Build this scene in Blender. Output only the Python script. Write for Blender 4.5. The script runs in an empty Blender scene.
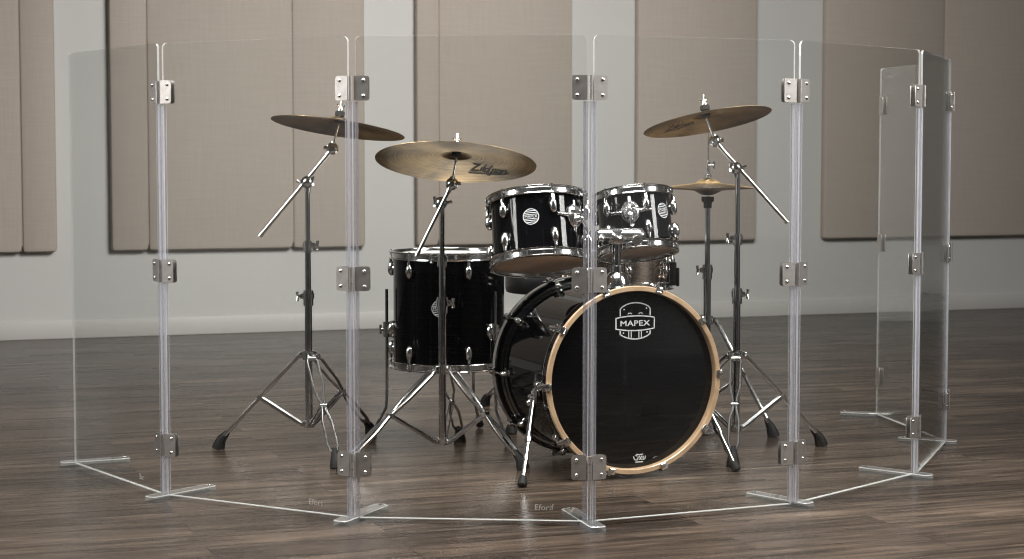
import bpy, bmesh, math, random
from mathutils import Vector, Matrix
random.seed(7)
PI = math.pi
sc = bpy.context.scene
COL = sc.collection

# ------------------------------------------------------------------ camera
F, PITCH, H = 1900.0, math.atan(128.5 / 1900.0), 0.935      # focal length in px of a 1024x559 frame
cd = bpy.data.cameras.new('camera'); cam = bpy.data.objects.new('camera', cd); COL.objects.link(cam)
cam.location = (0, 0, H); cam.rotation_euler = (PI / 2 - PITCH, 0, 0)
cd.sensor_width = 36; cd.lens = 36 * F / 1024; cd.clip_end = 100
cd.dof.use_dof = True; cd.dof.focus_distance = 5.35; cd.dof.aperture_fstop = 6.5
sc.camera = cam

def at(px, py, Y):
    """world point at depth Y (world y) seen at this pixel"""
    u, v = (px - 512) / F, (279.5 - py) / F
    dy, dz = math.cos(PITCH) + v * math.sin(PITCH), -math.sin(PITCH) + v * math.cos(PITCH)
    t = Y / dy
    return Vector((u * t, Y, H + dz * t))
def V(*a): return Vector(a)

# ------------------------------------------------------------------ materials
def new_mat(name):
    m = bpy.data.materials.new(name); m.use_nodes = True
    nt = m.node_tree; nt.nodes.clear()
    out = nt.nodes.new('ShaderNodeOutputMaterial')
    return m, nt, out
def N(nt, kind, **kw):
    n = nt.nodes.new(kind)
    for k, v in kw.items():
        if k in n.inputs.keys(): n.inputs[k].default_value = v
        else: setattr(n, k, v)
    return n
def L(nt, a, b): nt.links.new(a, b)
def rgba(c): return (c[0], c[1], c[2], 1)

def pbr(name, color, metallic=0, rough=.5, coat=0, noise=None, bump=None, spec=.5):
    """principled material; noise = (scale, amount) varies colour, bump = (scale, strength)"""
    m, nt, out = new_mat(name)
    p = N(nt, 'ShaderNodeBsdfPrincipled'); L(nt, p.outputs[0], out.inputs[0])
    p.inputs['Base Color'].default_value = rgba(color)
    p.inputs['Metallic'].default_value = metallic; p.inputs['Roughness'].default_value = rough
    p.inputs['Coat Weight'].default_value = coat; p.inputs['Specular IOR Level'].default_value = spec
    tc = N(nt, 'ShaderNodeTexCoord')
    if noise:
        n = N(nt, 'ShaderNodeTexNoise'); n.inputs['Scale'].default_value = noise[0]; n.inputs['Detail'].default_value = 4
        L(nt, tc.outputs['Object'], n.inputs['Vector'])
        r = N(nt, 'ShaderNodeValToRGB')
        r.color_ramp.elements[0].position = .3; r.color_ramp.elements[1].position = .7
        a = noise[1]
        r.color_ramp.elements[0].color = rgba([c * (1 - a) for c in color])
        r.color_ramp.elements[1].color = rgba([min(1, c * (1 + a)) for c in color])
        L(nt, n.outputs['Fac'], r.inputs[0]); L(nt, r.outputs[0], p.inputs['Base Color'])
    if bump:
        n = N(nt, 'ShaderNodeTexNoise'); n.inputs['Scale'].default_value = bump[0]; n.inputs['Detail'].default_value = 3
        L(nt, tc.outputs['Object'], n.inputs['Vector'])
        b = N(nt, 'ShaderNodeBump'); b.inputs['Strength'].default_value = bump[1]; b.inputs['Distance'].default_value = .002
        L(nt, n.outputs['Fac'], b.inputs['Height']); L(nt, b.outputs[0], p.inputs['Normal'])
    return m

def clear_mat(name, tint, f0=.04, body=0.0, body_col=(.8, .8, .85), rough=0.0):
    """thin clear plastic: straight-through transmission, Schlick reflection, optional milky body"""
    m, nt, out = new_mat(name)
    lw = N(nt, 'ShaderNodeLayerWeight'); lw.inputs['Blend'].default_value = .5
    pw = N(nt, 'ShaderNodeMath', operation='POWER'); L(nt, lw.outputs['Facing'], pw.inputs[0]); pw.inputs[1].default_value = 5
    ma = N(nt, 'ShaderNodeMath', operation='MULTIPLY_ADD'); L(nt, pw.outputs[0], ma.inputs[0])
    ma.inputs[1].default_value = 1 - f0; ma.inputs[2].default_value = f0
    t = N(nt, 'ShaderNodeBsdfTransparent'); t.inputs[0].default_value = rgba(tint)
    g = N(nt, 'ShaderNodeBsdfGlossy'); g.inputs['Roughness'].default_value = rough
    base = t.outputs[0]
    if body > 0:
        d = N(nt, 'ShaderNodeBsdfDiffuse'); d.inputs[0].default_value = rgba(body_col)
        tr = N(nt, 'ShaderNodeBsdfTranslucent'); tr.inputs[0].default_value = rgba(body_col)
        ad = N(nt, 'ShaderNodeMixShader'); ad.inputs[0].default_value = .5
        L(nt, d.outputs[0], ad.inputs[1]); L(nt, tr.outputs[0], ad.inputs[2])
        mb = N(nt, 'ShaderNodeMixShader'); mb.inputs[0].default_value = body
        L(nt, t.outputs[0], mb.inputs[1]); L(nt, ad.outputs[0], mb.inputs[2]); base = mb.outputs[0]
    mx = N(nt, 'ShaderNodeMixShader'); L(nt, ma.outputs[0], mx.inputs[0])
    L(nt, base, mx.inputs[1]); L(nt, g.outputs[0], mx.inputs[2]); L(nt, mx.outputs[0], out.inputs[0])
    return m

M = {}
M['chrome'] = pbr('chrome', (.80, .80, .80), 1, .13, noise=(30, .05))
M['satin'] = pbr('satin_chrome', (.80, .80, .80), 1, .25, noise=(30, .05))
M['tube'] = pbr('chromed_tube', (.55, .55, .56), 1, .13, noise=(20, .06))
M['leg'] = pbr('chromed_leg', (.72, .72, .72), 1, .2, noise=(20, .06))
M['steel'] = pbr('brushed_steel', (.50, .475, .45), .88, .40, noise=(60, .10), bump=(500, .15))
M['screw'] = pbr('polished_screw', (.80, .79, .77), 1, .18, noise=(40, .04))
M['rubber'] = pbr('black_rubber', (.008, .008, .008), 0, .6, noise=(80, .3), spec=.2)
M['felt'] = pbr('black_felt', (.02, .02, .02), 0, .9, bump=(900, .5))
M['lacquer'] = pbr('black_lacquer', (.002, .002, .0025), 0, .04, spec=.20)
M['head_black'] = pbr('black_drum_film', (.0035, .0035, .004), 0, .08, spec=.25)
M['head_clear'] = pbr('smoky_drum_film', (.66, .46, .32), 0, .35, noise=(9, .25))
M['head_white'] = pbr('white_coated_film', (.62, .61, .58), 0, .5, noise=(40, .05))
M['brass_shell'] = pbr('nickel_brass_shell', (.56, .46, .385), 1, .17, noise=(12, .25), bump=(90, .2))
M['print'] = pbr('silver_print', (.52, .53, .54), 0, .4, noise=(60, .05))
M['ink'] = pbr('black_ink', (.010, .008, .006), 0, .6, noise=(60, .2))
M['vinyl'] = pbr('black_vinyl', (.012, .012, .013), 0, .35, bump=(300, .2))
M['acrylic'] = clear_mat('clear_acrylic', (.985, .99, .985), .04)
M['acrylic_edge'] = clear_mat('acrylic_edge_painted_glow', (.93, .95, .95), .06, body=.60, body_col=(.94, .96, .95))  # milky white body stands in for light piped to the edges
M['acrylic_bar'] = clear_mat('clear_acrylic_bar', (.93, .945, .94), .06, body=.17, body_col=(.9, .92, .92))
M['vinyl_strip'] = clear_mat('clear_vinyl_strip', (.93, .93, .955), .06, body=.12, body_col=(.84, .84, .885), rough=.02)
M['strip_highlight'] = clear_mat('vinyl_strip_painted_highlight', (.93, .93, .95), .06, body=.55, body_col=(.90, .90, .93))  # corners painted milky in place of bright highlight lines
M['patch'] = pbr('matt_black_patch', (.004, .004, .004), 0, .9, spec=0.0)
M['edge_glow'] = pbr('painted_edge_glow', (.50, .51, .49), 0, .4, noise=(30, .03))  # pale colour imitating light that glows from the lower panel edge
M['etch'] = clear_mat('frosted_etching', (.9, .9, .9), .04, body=.75, body_col=(.80, .78, .75), rough=.4)

def wood_hoop():
    m, nt, out = new_mat('maple_hoop')
    p = N(nt, 'ShaderNodeBsdfPrincipled'); p.inputs['Roughness'].default_value = .32; p.inputs['Coat Weight'].default_value = .3
    tc = N(nt, 'ShaderNodeTexCoord'); n = N(nt, 'ShaderNodeTexNoise'); n.inputs['Scale'].default_value = 22; n.inputs['Detail'].default_value = 6
    L(nt, tc.outputs['Object'], n.inputs['Vector'])
    r = N(nt, 'ShaderNodeValToRGB'); L(nt, n.outputs['Fac'], r.inputs[0])
    r.color_ramp.elements[0].position = .3; r.color_ramp.elements[0].color = (.30, .195, .115, 1)
    r.color_ramp.elements[1].position = .75; r.color_ramp.elements[1].color = (.46, .325, .205, 1)
    L(nt, r.outputs[0], p.inputs['Base Color']); L(nt, p.outputs[0], out.inputs[0]); return m
M['maple'] = wood_hoop()

def bronze():
    m, nt, out = new_mat('aged_bronze')
    p = N(nt, 'ShaderNodeBsdfPrincipled'); p.inputs['Metallic'].default_value = 1
    tc = N(nt, 'ShaderNodeTexCoord')
    sp = N(nt, 'ShaderNodeSeparateXYZ'); L(nt, tc.outputs['Object'], sp.inputs[0])
    cx = N(nt, 'ShaderNodeCombineXYZ'); L(nt, sp.outputs[0], cx.inputs[0]); L(nt, sp.outputs[1], cx.inputs[1])
    ln = N(nt, 'ShaderNodeVectorMath', operation='LENGTH'); L(nt, cx.outputs[0], ln.inputs[0])
    # lathe rings: fine grooves that follow the radius
    wv = N(nt, 'ShaderNodeTexNoise', noise_dimensions='1D'); wv.inputs['Scale'].default_value = 190; wv.inputs['Detail'].default_value = 3
    L(nt, ln.outputs['Value'], wv.inputs['W'])
    n = N(nt, 'ShaderNodeTexNoise'); n.inputs['Scale'].default_value = 8; n.inputs['Detail'].default_value = 5; L(nt, tc.outputs['Object'], n.inputs['Vector'])
    mx = N(nt, 'ShaderNodeMath', operation='MULTIPLY_ADD'); L(nt, wv.outputs['Fac'], mx.inputs[0]); mx.inputs[1].default_value = .45
    L(nt, n.outputs['Fac'], mx.inputs[2])
    r = N(nt, 'ShaderNodeValToRGB'); L(nt, mx.outputs[0], r.inputs[0])
    e = r.color_ramp.elements; e[0].position = .52; e[0].color = (.105, .080, .050, 1); e[1].position = .88; e[1].color = (.50, .345, .170, 1)
    k = e.new(.70); k.color = (.29, .200, .100, 1)
    L(nt, r.outputs[0], p.inputs['Base Color'])
    p.inputs['Roughness'].default_value = .37; p.inputs['Anisotropic'].default_value = .75
    tg = N(nt, 'ShaderNodeTangent', direction_type='RADIAL', axis='Z'); L(nt, tg.outputs[0], p.inputs['Tangent'])
    b = N(nt, 'ShaderNodeBump'); b.inputs['Strength'].default_value = .35; b.inputs['Distance'].default_value = .0006
    L(nt, wv.outputs['Fac'], b.inputs['Height']); L(nt, b.outputs[0], p.inputs['Normal'])
    L(nt, p.outputs[0], out.inputs[0]); return m
M['bronze'] = bronze()

YAW = math.atan2(1.96, 5.57)
def floor_mat():
    m, nt, out = new_mat('dark_walnut_planks')
    p = N(nt, 'ShaderNodeBsdfPrincipled'); p.inputs['Specular IOR Level'].default_value = .17
    tc = N(nt, 'ShaderNodeTexCoord'); mp = N(nt, 'ShaderNodeMapping'); mp.inputs['Rotation'].default_value = (0, 0, -YAW)
    L(nt, tc.outputs['Object'], mp.inputs['Vector'])
    br = N(nt, 'ShaderNodeTexBrick'); L(nt, mp.outputs[0], br.inputs['Vector'])
    br.offset = .37; br.offset_frequency = 2
    br.inputs['Scale'].default_value = 1; br.inputs['Brick Width'].default_value = 1.22; br.inputs['Row Height'].default_value = .152
    br.inputs['Mortar Size'].default_value = .0012; br.inputs['Mortar Smooth'].default_value = .2; br.inputs['Bias'].default_value = 0
    br.inputs['Color1'].default_value = (0, 0, 0, 1); br.inputs['Color2'].default_value = (1, 1, 1, 1); br.inputs['Mortar'].default_value = (.5, .5, .5, 1)
    # grain stretched along the planks, shifted from plank to plank
    sh = N(nt, 'ShaderNodeVectorMath', operation='MULTIPLY_ADD'); L(nt, br.outputs['Color'], sh.inputs[0])
    sh.inputs[1].default_value = (7, 13, 5); L(nt, mp.outputs[0], sh.inputs[2])
    ms = N(nt, 'ShaderNodeMapping'); ms.inputs['Scale'].default_value = (.75, 6.6, 1); L(nt, sh.outputs[0], ms.inputs['Vector'])
    g1 = N(nt, 'ShaderNodeTexNoise'); g1.inputs['Scale'].default_value = 3.2; g1.inputs['Detail'].default_value = 9; g1.inputs['Roughness'].default_value = .64
    g1.inputs['Distortion'].default_value = .55; L(nt, ms.outputs[0], g1.inputs['Vector'])
    ms2 = N(nt, 'ShaderNodeMapping'); ms2.inputs['Scale'].default_value = (1.6, 24, 1); L(nt, sh.outputs[0], ms2.inputs['Vector'])
    g2 = N(nt, 'ShaderNodeTexNoise'); g2.inputs['Scale'].default_value = 3; g2.inputs['Detail'].default_value = 4; L(nt, ms2.outputs[0], g2.inputs['Vector'])
    r = N(nt, 'ShaderNodeValToRGB'); L(nt, g1.outputs['Fac'], r.inputs[0])
    e = r.color_ramp.elements; e[0].position = .34; e[0].color = (.020, .0155, .0120, 1); e[1].position = .70; e[1].color = (.118, .090, .068, 1)
    k = e.new(.52); k.color = (.054, .041, .032, 1)
    pt = N(nt, 'ShaderNodeMix', data_type='RGBA', blend_type='MULTIPLY'); pt.inputs[0].default_value = 1
    tone = N(nt, 'ShaderNodeValToRGB'); L(nt, br.outputs['Color'], tone.inputs[0])
    tone.color_ramp.elements[0].color = (.62, .60, .60, 1); tone.color_ramp.elements[1].color = (1.35, 1.32, 1.28, 1)
    L(nt, r.outputs[0], pt.inputs[6]); L(nt, tone.outputs[0], pt.inputs[7])
    fg = N(nt, 'ShaderNodeMix', data_type='RGBA', blend_type='MULTIPLY'); fg.inputs[0].default_value = .55
    r2 = N(nt, 'ShaderNodeValToRGB'); L(nt, g2.outputs['Fac'], r2.inputs[0]); r2.color_ramp.elements[0].position = .3; r2.color_ramp.elements[1].position = .65
    r2.color_ramp.elements[0].color = (.45, .43, .42, 1); r2.color_ramp.elements[1].color = (1.1, 1.1, 1.1, 1)
    L(nt, pt.outputs[2], fg.inputs[6]); L(nt, r2.outputs[0], fg.inputs[7])
    gap = N(nt, 'ShaderNodeMix', data_type='RGBA'); L(nt, br.outputs['Fac'], gap.inputs[0]); L(nt, fg.outputs[2], gap.inputs[6]); gap.inputs[7].default_value = (.008, .006, .005, 1)
    L(nt, gap.outputs[2], p.inputs['Base Color'])
    rr = N(nt, 'ShaderNodeMapRange'); L(nt, g1.outputs['Fac'], rr.inputs[0]); rr.inputs[3].default_value = .33; rr.inputs[4].default_value = .20
    L(nt, rr.outputs[0], p.inputs['Roughness'])
    b = N(nt, 'ShaderNodeBump'); b.inputs['Strength'].default_value = .05; b.inputs['Distance'].default_value = .001
    L(nt, g2.outputs['Fac'], b.inputs['Height']); L(nt, b.outputs[0], p.inputs['Normal'])
    L(nt, p.outputs[0], out.inputs[0]); return m
M['floor'] = floor_mat()

def fabric_mat():
    m, nt, out = new_mat('beige_acoustic_fabric')
    p = N(nt, 'ShaderNodeBsdfPrincipled'); p.inputs['Roughness'].default_value = .95; p.inputs['Specular IOR Level'].default_value = .15
    tc = N(nt, 'ShaderNodeTexCoord')
    fac = None
    for s in ((260, 6, 6), (6, 6, 260)):
        mp = N(nt, 'ShaderNodeMapping'); mp.inputs['Scale'].default_value = s; L(nt, tc.outputs['Object'], mp.inputs['Vector'])
        n = N(nt, 'ShaderNodeTexNoise'); n.inputs['Scale'].default_value = 1; n.inputs['Detail'].default_value = 5; L(nt, mp.outputs[0], n.inputs['Vector'])
        if fac is None: fac = n.outputs['Fac']
        else:
            a = N(nt, 'ShaderNodeMath', operation='ADD'); L(nt, fac, a.inputs[0]); L(nt, n.outputs['Fac'], a.inputs[1]); fac = a.outputs[0]
    r = N(nt, 'ShaderNodeValToRGB'); mr = N(nt, 'ShaderNodeMapRange'); L(nt, fac, mr.inputs[0]); mr.inputs[1].default_value = .7; mr.inputs[2].default_value = 1.3
    L(nt, mr.outputs[0], r.inputs[0])
    r.color_ramp.elements[0].color = (.400, .350, .303, 1); r.color_ramp.elements[1].color = (.452, .398, .347, 1)
    L(nt, r.outputs[0], p.inputs['Base Color'])
    b = N(nt, 'ShaderNodeBump'); b.inputs['Strength'].default_value = .3; b.inputs['Distance'].default_value = .002
    L(nt, fac, b.inputs['Height']); L(nt, b.outputs[0], p.inputs['Normal'])
    L(nt, p.outputs[0], out.inputs[0]); return m
M['fabric'] = fabric_mat()
M['wall'] = pbr('off_white_wall_paint', (.55, .54, .515), 0, .6, noise=(1.5, .02), bump=(120, .08))
M['skirting'] = pbr('off_white_skirting', (.555, .54, .51), 0, .45, noise=(3, .02))

# ------------------------------------------------------------------ mesh builder
class MB:
    def __init__(s, mat=None):
        s.bm = bmesh.new(); s.M = mat or Matrix(); s.mi = 0
    def v(s, p): return s.bm.verts.new(s.M @ Vector(p))
    def f(s, vs, mi=None):
        try: fc = s.bm.faces.new(vs)
        except ValueError: return
        fc.material_index = s.mi if mi is None else mi
        return fc
    def box(s, c, size, R=None, bevel=0):
        R = R or Matrix(); hx, hy, hz = [q / 2 for q in size]; c = Vector(c)
        tmp = bmesh.new(); bmesh.ops.create_cube(tmp, size=1)
        for q in tmp.verts: q.co = Vector((q.co.x * size[0], q.co.y * size[1], q.co.z * size[2]))
        if bevel: bmesh.ops.bevel(tmp, geom=list(tmp.edges), offset=bevel, segments=2, affect='EDGES', profile=.5)
        s.add(tmp, Matrix.Translation(c) @ R.to_4x4()); tmp.free(); return s
    def add(s, other, T):
        mp = {q: s.v(T @ q.co) for q in other.verts}
        for fc in other.faces: s.f([mp[q] for q in fc.verts])
    def frame(s, d):
        d = d.normalized(); a = Vector((0, 0, 1)) if abs(d.z) < .9 else Vector((1, 0, 0))
        x = a.cross(d).normalized(); return x, d.cross(x)
    def tube(s, pts, r, n=10, caps=True, flat=None):
        """round tube through points; r one radius or one per point; flat = (wx, wz) cross-section scale"""
        pts = [Vector(p) for p in pts]; rs = r if isinstance(r, (list, tuple)) else [r] * len(pts)
        rings = []; x = None
        for i, p in enumerate(pts):
            d = (pts[min(i + 1, len(pts) - 1)] - pts[max(i - 1, 0)]).normalized()
            if x is None: x, y = s.frame(d)
            else:
                x = (x - d * x.dot(d)).normalized(); y = d.cross(x)
            fx, fy = flat or (1, 1)
            rings.append([s.v(p + (x * math.cos(2 * PI * k / n) * fx + y * math.sin(2 * PI * k / n) * fy) * rs[i]) for k in range(n)])
        for a, b in zip(rings, rings[1:]):
            for k in range(n): s.f([a[k], a[(k + 1) % n], b[(k + 1) % n], b[k]])
        if caps: s.f(rings[0][::-1]); s.f(rings[-1])
        return s
    def cyl(s, a, b, r, r2=None, n=16): return s.tube([a, b], [r, r if r2 is None else r2], n)
    def lathe(s, prof, T=None, n=48, closed=False, a0=0, a1=2 * PI):
        """revolve (r, z) profile around local z"""
        T = T or Matrix(); rings = []
        full = abs(a1 - a0 - 2 * PI) < 1e-6
        for r, z in prof:
            if r < 1e-6: rings.append([s.v(T @ Vector((0, 0, z)))])
            else: rings.append([s.v(T @ Vector((r * math.cos(a0 + (a1 - a0) * k / n), r * math.sin(a0 + (a1 - a0) * k / n), z))) for k in range(n if full else n + 1)])
        pr = list(zip(rings, rings[1:])) + ([(rings[-1], rings[0])] if closed else [])
        for a, b in pr:
            for k in range(n):
                k2 = (k + 1) % n if full else k + 1
                if len(a) == 1 and len(b) == 1: continue
                if len(a) == 1: s.f([a[0], b[k], b[k2]][::-1])
                elif len(b) == 1: s.f([a[k], a[k2], b[0]])
                else: s.f([a[k], a[k2], b[k2], b[k]])
        return s
    def torus(s, R, r, T=None, n=64, m=8):
        return s.lathe([(R + r * math.cos(2 * PI * k / m), r * math.sin(2 * PI * k / m)) for k in range(m)], T, n, closed=True)
    def sphere(s, c, r, sx=1, sy=1, sz=1, n=16):
        T = Matrix.Translation(Vector(c)) @ Matrix.Diagonal((sx, sy, sz, 1))
        k = n // 2
        return s.lathe([(r * math.sin(PI * i / k), -r * math.cos(PI * i / k)) for i in range(k + 1)], T, n)
    def prism(s, poly, t, T=None, side_mi=None):
        """extrude 2-D polygon (x, y) from z=-t/2 to t/2"""
        T = T or Matrix()
        lo = [s.v(T @ Vector((x, y, -t / 2))) for x, y in poly]; hi = [s.v(T @ Vector((x, y, t / 2))) for x, y in poly]
        s.f(lo[::-1]); s.f(hi); n = len(poly)
        for k in range(n): s.f([lo[k], lo[(k + 1) % n], hi[(k + 1) % n], hi[k]], side_mi[k] if isinstance(side_mi, list) else side_mi)
        return s
    def stroke(s, pts, w, fn, closed=False):
        """flat stroke of width w along 2-D points; fn maps (x, y) to local 3-D"""
        n = len(pts); seg = range(n if closed else n - 1)
        for i in seg:
            a, b = Vector(pts[i]), Vector(pts[(i + 1) % n]); d = (b - a)
            if d.length < 1e-9: continue
            d.normalize(); nn = Vector((-d.y, d.x)) * w / 2; e = d * w * .45
            if not closed and i == 0: e0 = Vector((0, 0))
            else: e0 = e
            e1 = Vector((0, 0)) if (not closed and i == n - 2) else e
            s.f([s.v(fn(*q)) for q in (a - e0 - nn, b + e1 - nn, b + e1 + nn, a - e0 + nn)])
        return s
    def build(s, name, mats, parent=None, label=None, sharp=38):
        bm = s.bm
        bmesh.ops.remove_doubles(bm, verts=bm.verts, dist=1e-6)
        bmesh.ops.recalc_face_normals(bm, faces=bm.faces)
        ca = math.cos(math.radians(sharp))
        for fc in bm.faces: fc.smooth = True
        for e in bm.edges:
            if len(e.link_faces) == 2:
                e.smooth = e.link_faces[0].normal.dot(e.link_faces[1].normal) > ca
        c = Vector((0, 0, 0))
        if bm.verts:
            lo = [min(q.co[i] for q in bm.verts) for i in range(3)]; hi = [max(q.co[i] for q in bm.verts) for i in range(3)]
            c = Vector([(a + b) / 2 for a, b in zip(lo, hi)])
        if getattr(s, 'origin', None) is not None: c = Vector(s.origin)
        bas = getattr(s, 'basis', None)
        T = Matrix.Translation(c) @ (bas.to_4x4() if bas is not None else Matrix())
        Ti = T.inverted()
        for q in bm.verts: q.co = Ti @ q.co
        me = bpy.data.meshes.new(name); bm.to_mesh(me); bm.free()
        for m in (mats if isinstance(mats, (list, tuple)) else [mats]): me.materials.append(m)
        o = bpy.data.objects.new(name, me); COL.objects.link(o); o.matrix_world = T
        if parent is not None: attach(o, parent)
        if label: o['label'] = label
        return o

WORLD = {}
def attach(o, parent):
    mw = o.matrix_basis.copy()
    pw = WORLD.get(parent.name, parent.matrix_basis)
    WORLD[o.name] = mw
    o.parent = parent; o.matrix_parent_inverse = pw.inverted()
def thing(name, label, cat, loc, group=None):
    o = bpy.data.objects.new(name, None); COL.objects.link(o); o.location = loc; o.empty_display_size = .1
    o['label'] = label; o['category'] = cat
    if group: o['group'] = group
    WORLD[o.name] = Matrix.Translation(Vector(loc))
    return o
def tag(o, label, cat, group=None):
    o['label'] = label; o['category'] = cat
    if group: o['group'] = group
def struct(o): o['kind'] = 'structure'; return o
def axis_frame(origin, z, xhint=(1, 0, 0)):
    z = Vector(z).normalized(); x = Vector(xhint); x = (x - z * x.dot(z)).normalized(); y = z.cross(x)
    m = Matrix((x, y, z)).transposed().to_4x4(); m.translation = Vector(origin); return m
def text_poly(body, size, shear=0.0, spacing=1.0):
    """built-in lettering as flat faces: list of polygons of 2-D points, centred"""
    cu = bpy.data.curves.new('lettering', 'FONT'); cu.body = body; cu.size = size; cu.shear = shear; cu.space_character = spacing
    cu.align_x = 'CENTER'; cu.align_y = 'CENTER'; cu.resolution_u = 3
    ob = bpy.data.objects.new('lettering', cu); COL.objects.link(ob)
    dg = bpy.context.evaluated_depsgraph_get(); me = bpy.data.meshes.new_from_object(ob.evaluated_get(dg))
    out = [[tuple(me.vertices[i].co[:2]) for i in p.vertices] for p in me.polygons]
    bpy.data.objects.remove(ob); bpy.data.curves.remove(cu); bpy.data.meshes.remove(me); return out
def add_text(mb, polys, fn):
    for p in polys: mb.f([mb.v(fn(x, y)) for x, y in p])

# ------------------------------------------------------------------ room
b = MB(); b.box((0.5, 6, -.05), (26, 22, .1)); struct(b.build('floor', M['floor']))
WD = V(math.cos(YAW), math.sin(YAW), 0); WN = V(math.sin(YAW), -math.cos(YAW), 0); WO = V(0, 10.24, 0)
WT = Matrix((WD, WN * -1, V(0, 0, 1))).transposed().to_4x4(); WT.translation = WO     # local x along wall, y into the wall, z up
RW = WT.to_3x3()
b = MB(WT); b.box((0, .1, 1.8), (18, .2, 3.6)); struct(b.build('wall_back', M['wall']))
b = MB(WT)
b.box((0, -.007, .045), (18, .014, .09), bevel=.004); struct(b.build('baseboard_back', M['skirting']))

def wall_t(px, off=0.0):
    u = (px - 512) / F; return 10.24 * u / (.943 - .333 * u)
def acoustic_panel(x0, x1, seams, label):
    """fabric-wrapped panel with soft rounded border; seams are shallow grooves in the cloth"""
    t, z0, z1 = .058, .435, 2.75
    b = MB(WT)
    xs = [x0] + list(seams) + [x1]
    for a, c in zip(xs, xs[1:]):
        la = .0 if a == x0 else .0; w = c - a
        b.box(((a + c) / 2, -t / 2 - .001, (z0 + z1) / 2), (w, t, z1 - z0), bevel=.020)
    if seams: b.box(((x0 + x1) / 2, -t / 2, (z0 + z1) / 2), (x1 - x0 - .06, t - .026, z1 - z0 - .06))
    o = b.build('acoustic_panel', M['fabric']); tag(o, label, 'acoustic panel', 'fabric acoustic panels on the back wall'); return o
acoustic_panel(-3.75, wall_t(56), [wall_t(21)], 'beige fabric acoustic panel at the far left, cut off by the photo edge')
acoustic_panel(wall_t(110), wall_t(363), [wall_t(147), wall_t(291)], 'wide beige acoustic panel with two seams behind the left crash cymbal')
acoustic_panel(wall_t(414), wall_t(569), [wall_t(436)], 'beige acoustic panel behind the ride cymbal and larger rack tom')
acoustic_panel(wall_t(633), wall_t(752), [], 'narrow beige acoustic panel without a seam behind the right crash cymbal')
acoustic_panel(wall_t(819), 3.95, [wall_t(937)], 'shaded acoustic panel at the far right behind the last shield panels')

# ------------------------------------------------------------------ drum shield
J = [V(-1.293, 5.58, 0), V(-.934, 5.065, 0), V(-.399, 4.743, 0), V(.192, 4.692, 0), V(.738, 4.934, 0), V(1.158, 5.403, 0), V(1.381, 6.01, 0), V(1.282, 6.635, 0)]
FEET = [((60, 464.5), (130, 459.5)), ((148, 499.5), (213, 487)), ((339, 524), (383, 506.5)), ((599, 530), (568, 510.5)),
        ((811, 505.5), (749, 494)), ((932, 477.5), (860, 468.5)), ((957, 443), (898, 439)), ((893, 415.5), (840, 413.5))]
def floor_at(px, py, z=0):
    u, v = (px - 512) / F, (279.5 - py) / F
    dy, dz = math.cos(PITCH) + v * math.sin(PITCH), -math.sin(PITCH) + v * math.cos(PITCH)
    t = (z - H) / dz; return Vector((u * t, dy * t, z))
KIT = V(.1, 5.9, 0)
FH, PT, PZ = .016, .006, .0112
shield = thing('drum_shield', 'clear acrylic folding drum shield of seven hinged panels standing around the kit', 'drum shield', (0.05, 5.4, 0))
def pframe(i):
    a, c = J[i], J[i + 1]; u = (c - a).normalized(); n = V(u.y, -u.x, 0)
    if n.dot(KIT - a) > 0: n = -n
    return a, u, n, (c - a).length
for i in range(7):
    a, u, n, ln = pframe(i)
    g0 = .010 if i > 0 else 0.0; g1 = .010 if i < 6 else 0.0
    z0, z1, rr = PZ, 1.22, .014
    poly = [(g0, z0), (ln - g1, z0)]
    for k in range(7): an = PI / 2 * k / 6; poly.append((ln - g1 - rr + rr * math.cos(an), z1 - rr + rr * math.sin(an)))
    for k in range(7): an = PI / 2 + PI / 2 * k / 6; poly.append((g0 + rr + rr * math.cos(an), z1 - rr + rr * math.sin(an)))
    T = Matrix((u, V(0, 0, 1), u.cross(V(0, 0, 1)))).transposed().to_4x4(); T.translation = a
    b = MB(T); b.prism(poly, PT, side_mi=1)
    pan = b.build('panel', [M['acrylic'], M['acrylic_edge']], shield)
    b = MB(T); b.box(((g0 + ln - g1) / 2, z0 + .0015, 0), (ln - g0 - g1 - .012, .0030, PT + .0024), bevel=.0006); b.build('edge_glow_strip', M['edge_glow'], pan, label='pale strip in place of light glowing along the lower edge')  # strip added to draw the edge glow as a pale line
    word = {0: ('Bar', .77, .040), 1: ('Efort', .812, .040), 2: ('Eforif', .81, .046)}.get(i)
    if word:
        b = MB(T); off = PT / 2 + .0006; sgn = 1 if T.to_3x3().col[2].dot(n) > 0 else -1
        s0, zc = ln * word[1], word[2]
        add_text(b, text_poly(word[0], .022), lambda x, y: Vector((s0 + x, zc + y, sgn * off)))
        b.build('etched_lettering', M['etch'], pan, label='faint etched lettering near the lower edge')
def leaf(jt, u, n, zc, flip):
    """steel hinge plate clamped on both faces of the acrylic, returns the plate mesh builder"""
    w0, w1, hh, rr = .0068, .044, .0305, .007
    poly = [(w0, -hh), (w1 - rr, -hh)]
    for k in range(5): an = -PI / 2 + PI / 2 * k / 4; poly.append((w1 - rr + rr * math.cos(an), -hh + rr + rr * math.sin(an)))
    for k in range(5): an = PI / 2 * k / 4; poly.append((w1 - rr + rr * math.cos(an), hh - rr + rr * math.sin(an)))
    poly.append((w0, hh))
    b = MB()
    for side in (1, -1):
        T = Matrix((u, V(0, 0, 1), u.cross(V(0, 0, 1)))).transposed().to_4x4(); T.translation = jt + V(0, 0, zc) + n * side * (.0062 + .001)
        b.M = T; b.prism(poly, .002)
    return b
HZ = (1.091, .616, .148)
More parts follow.
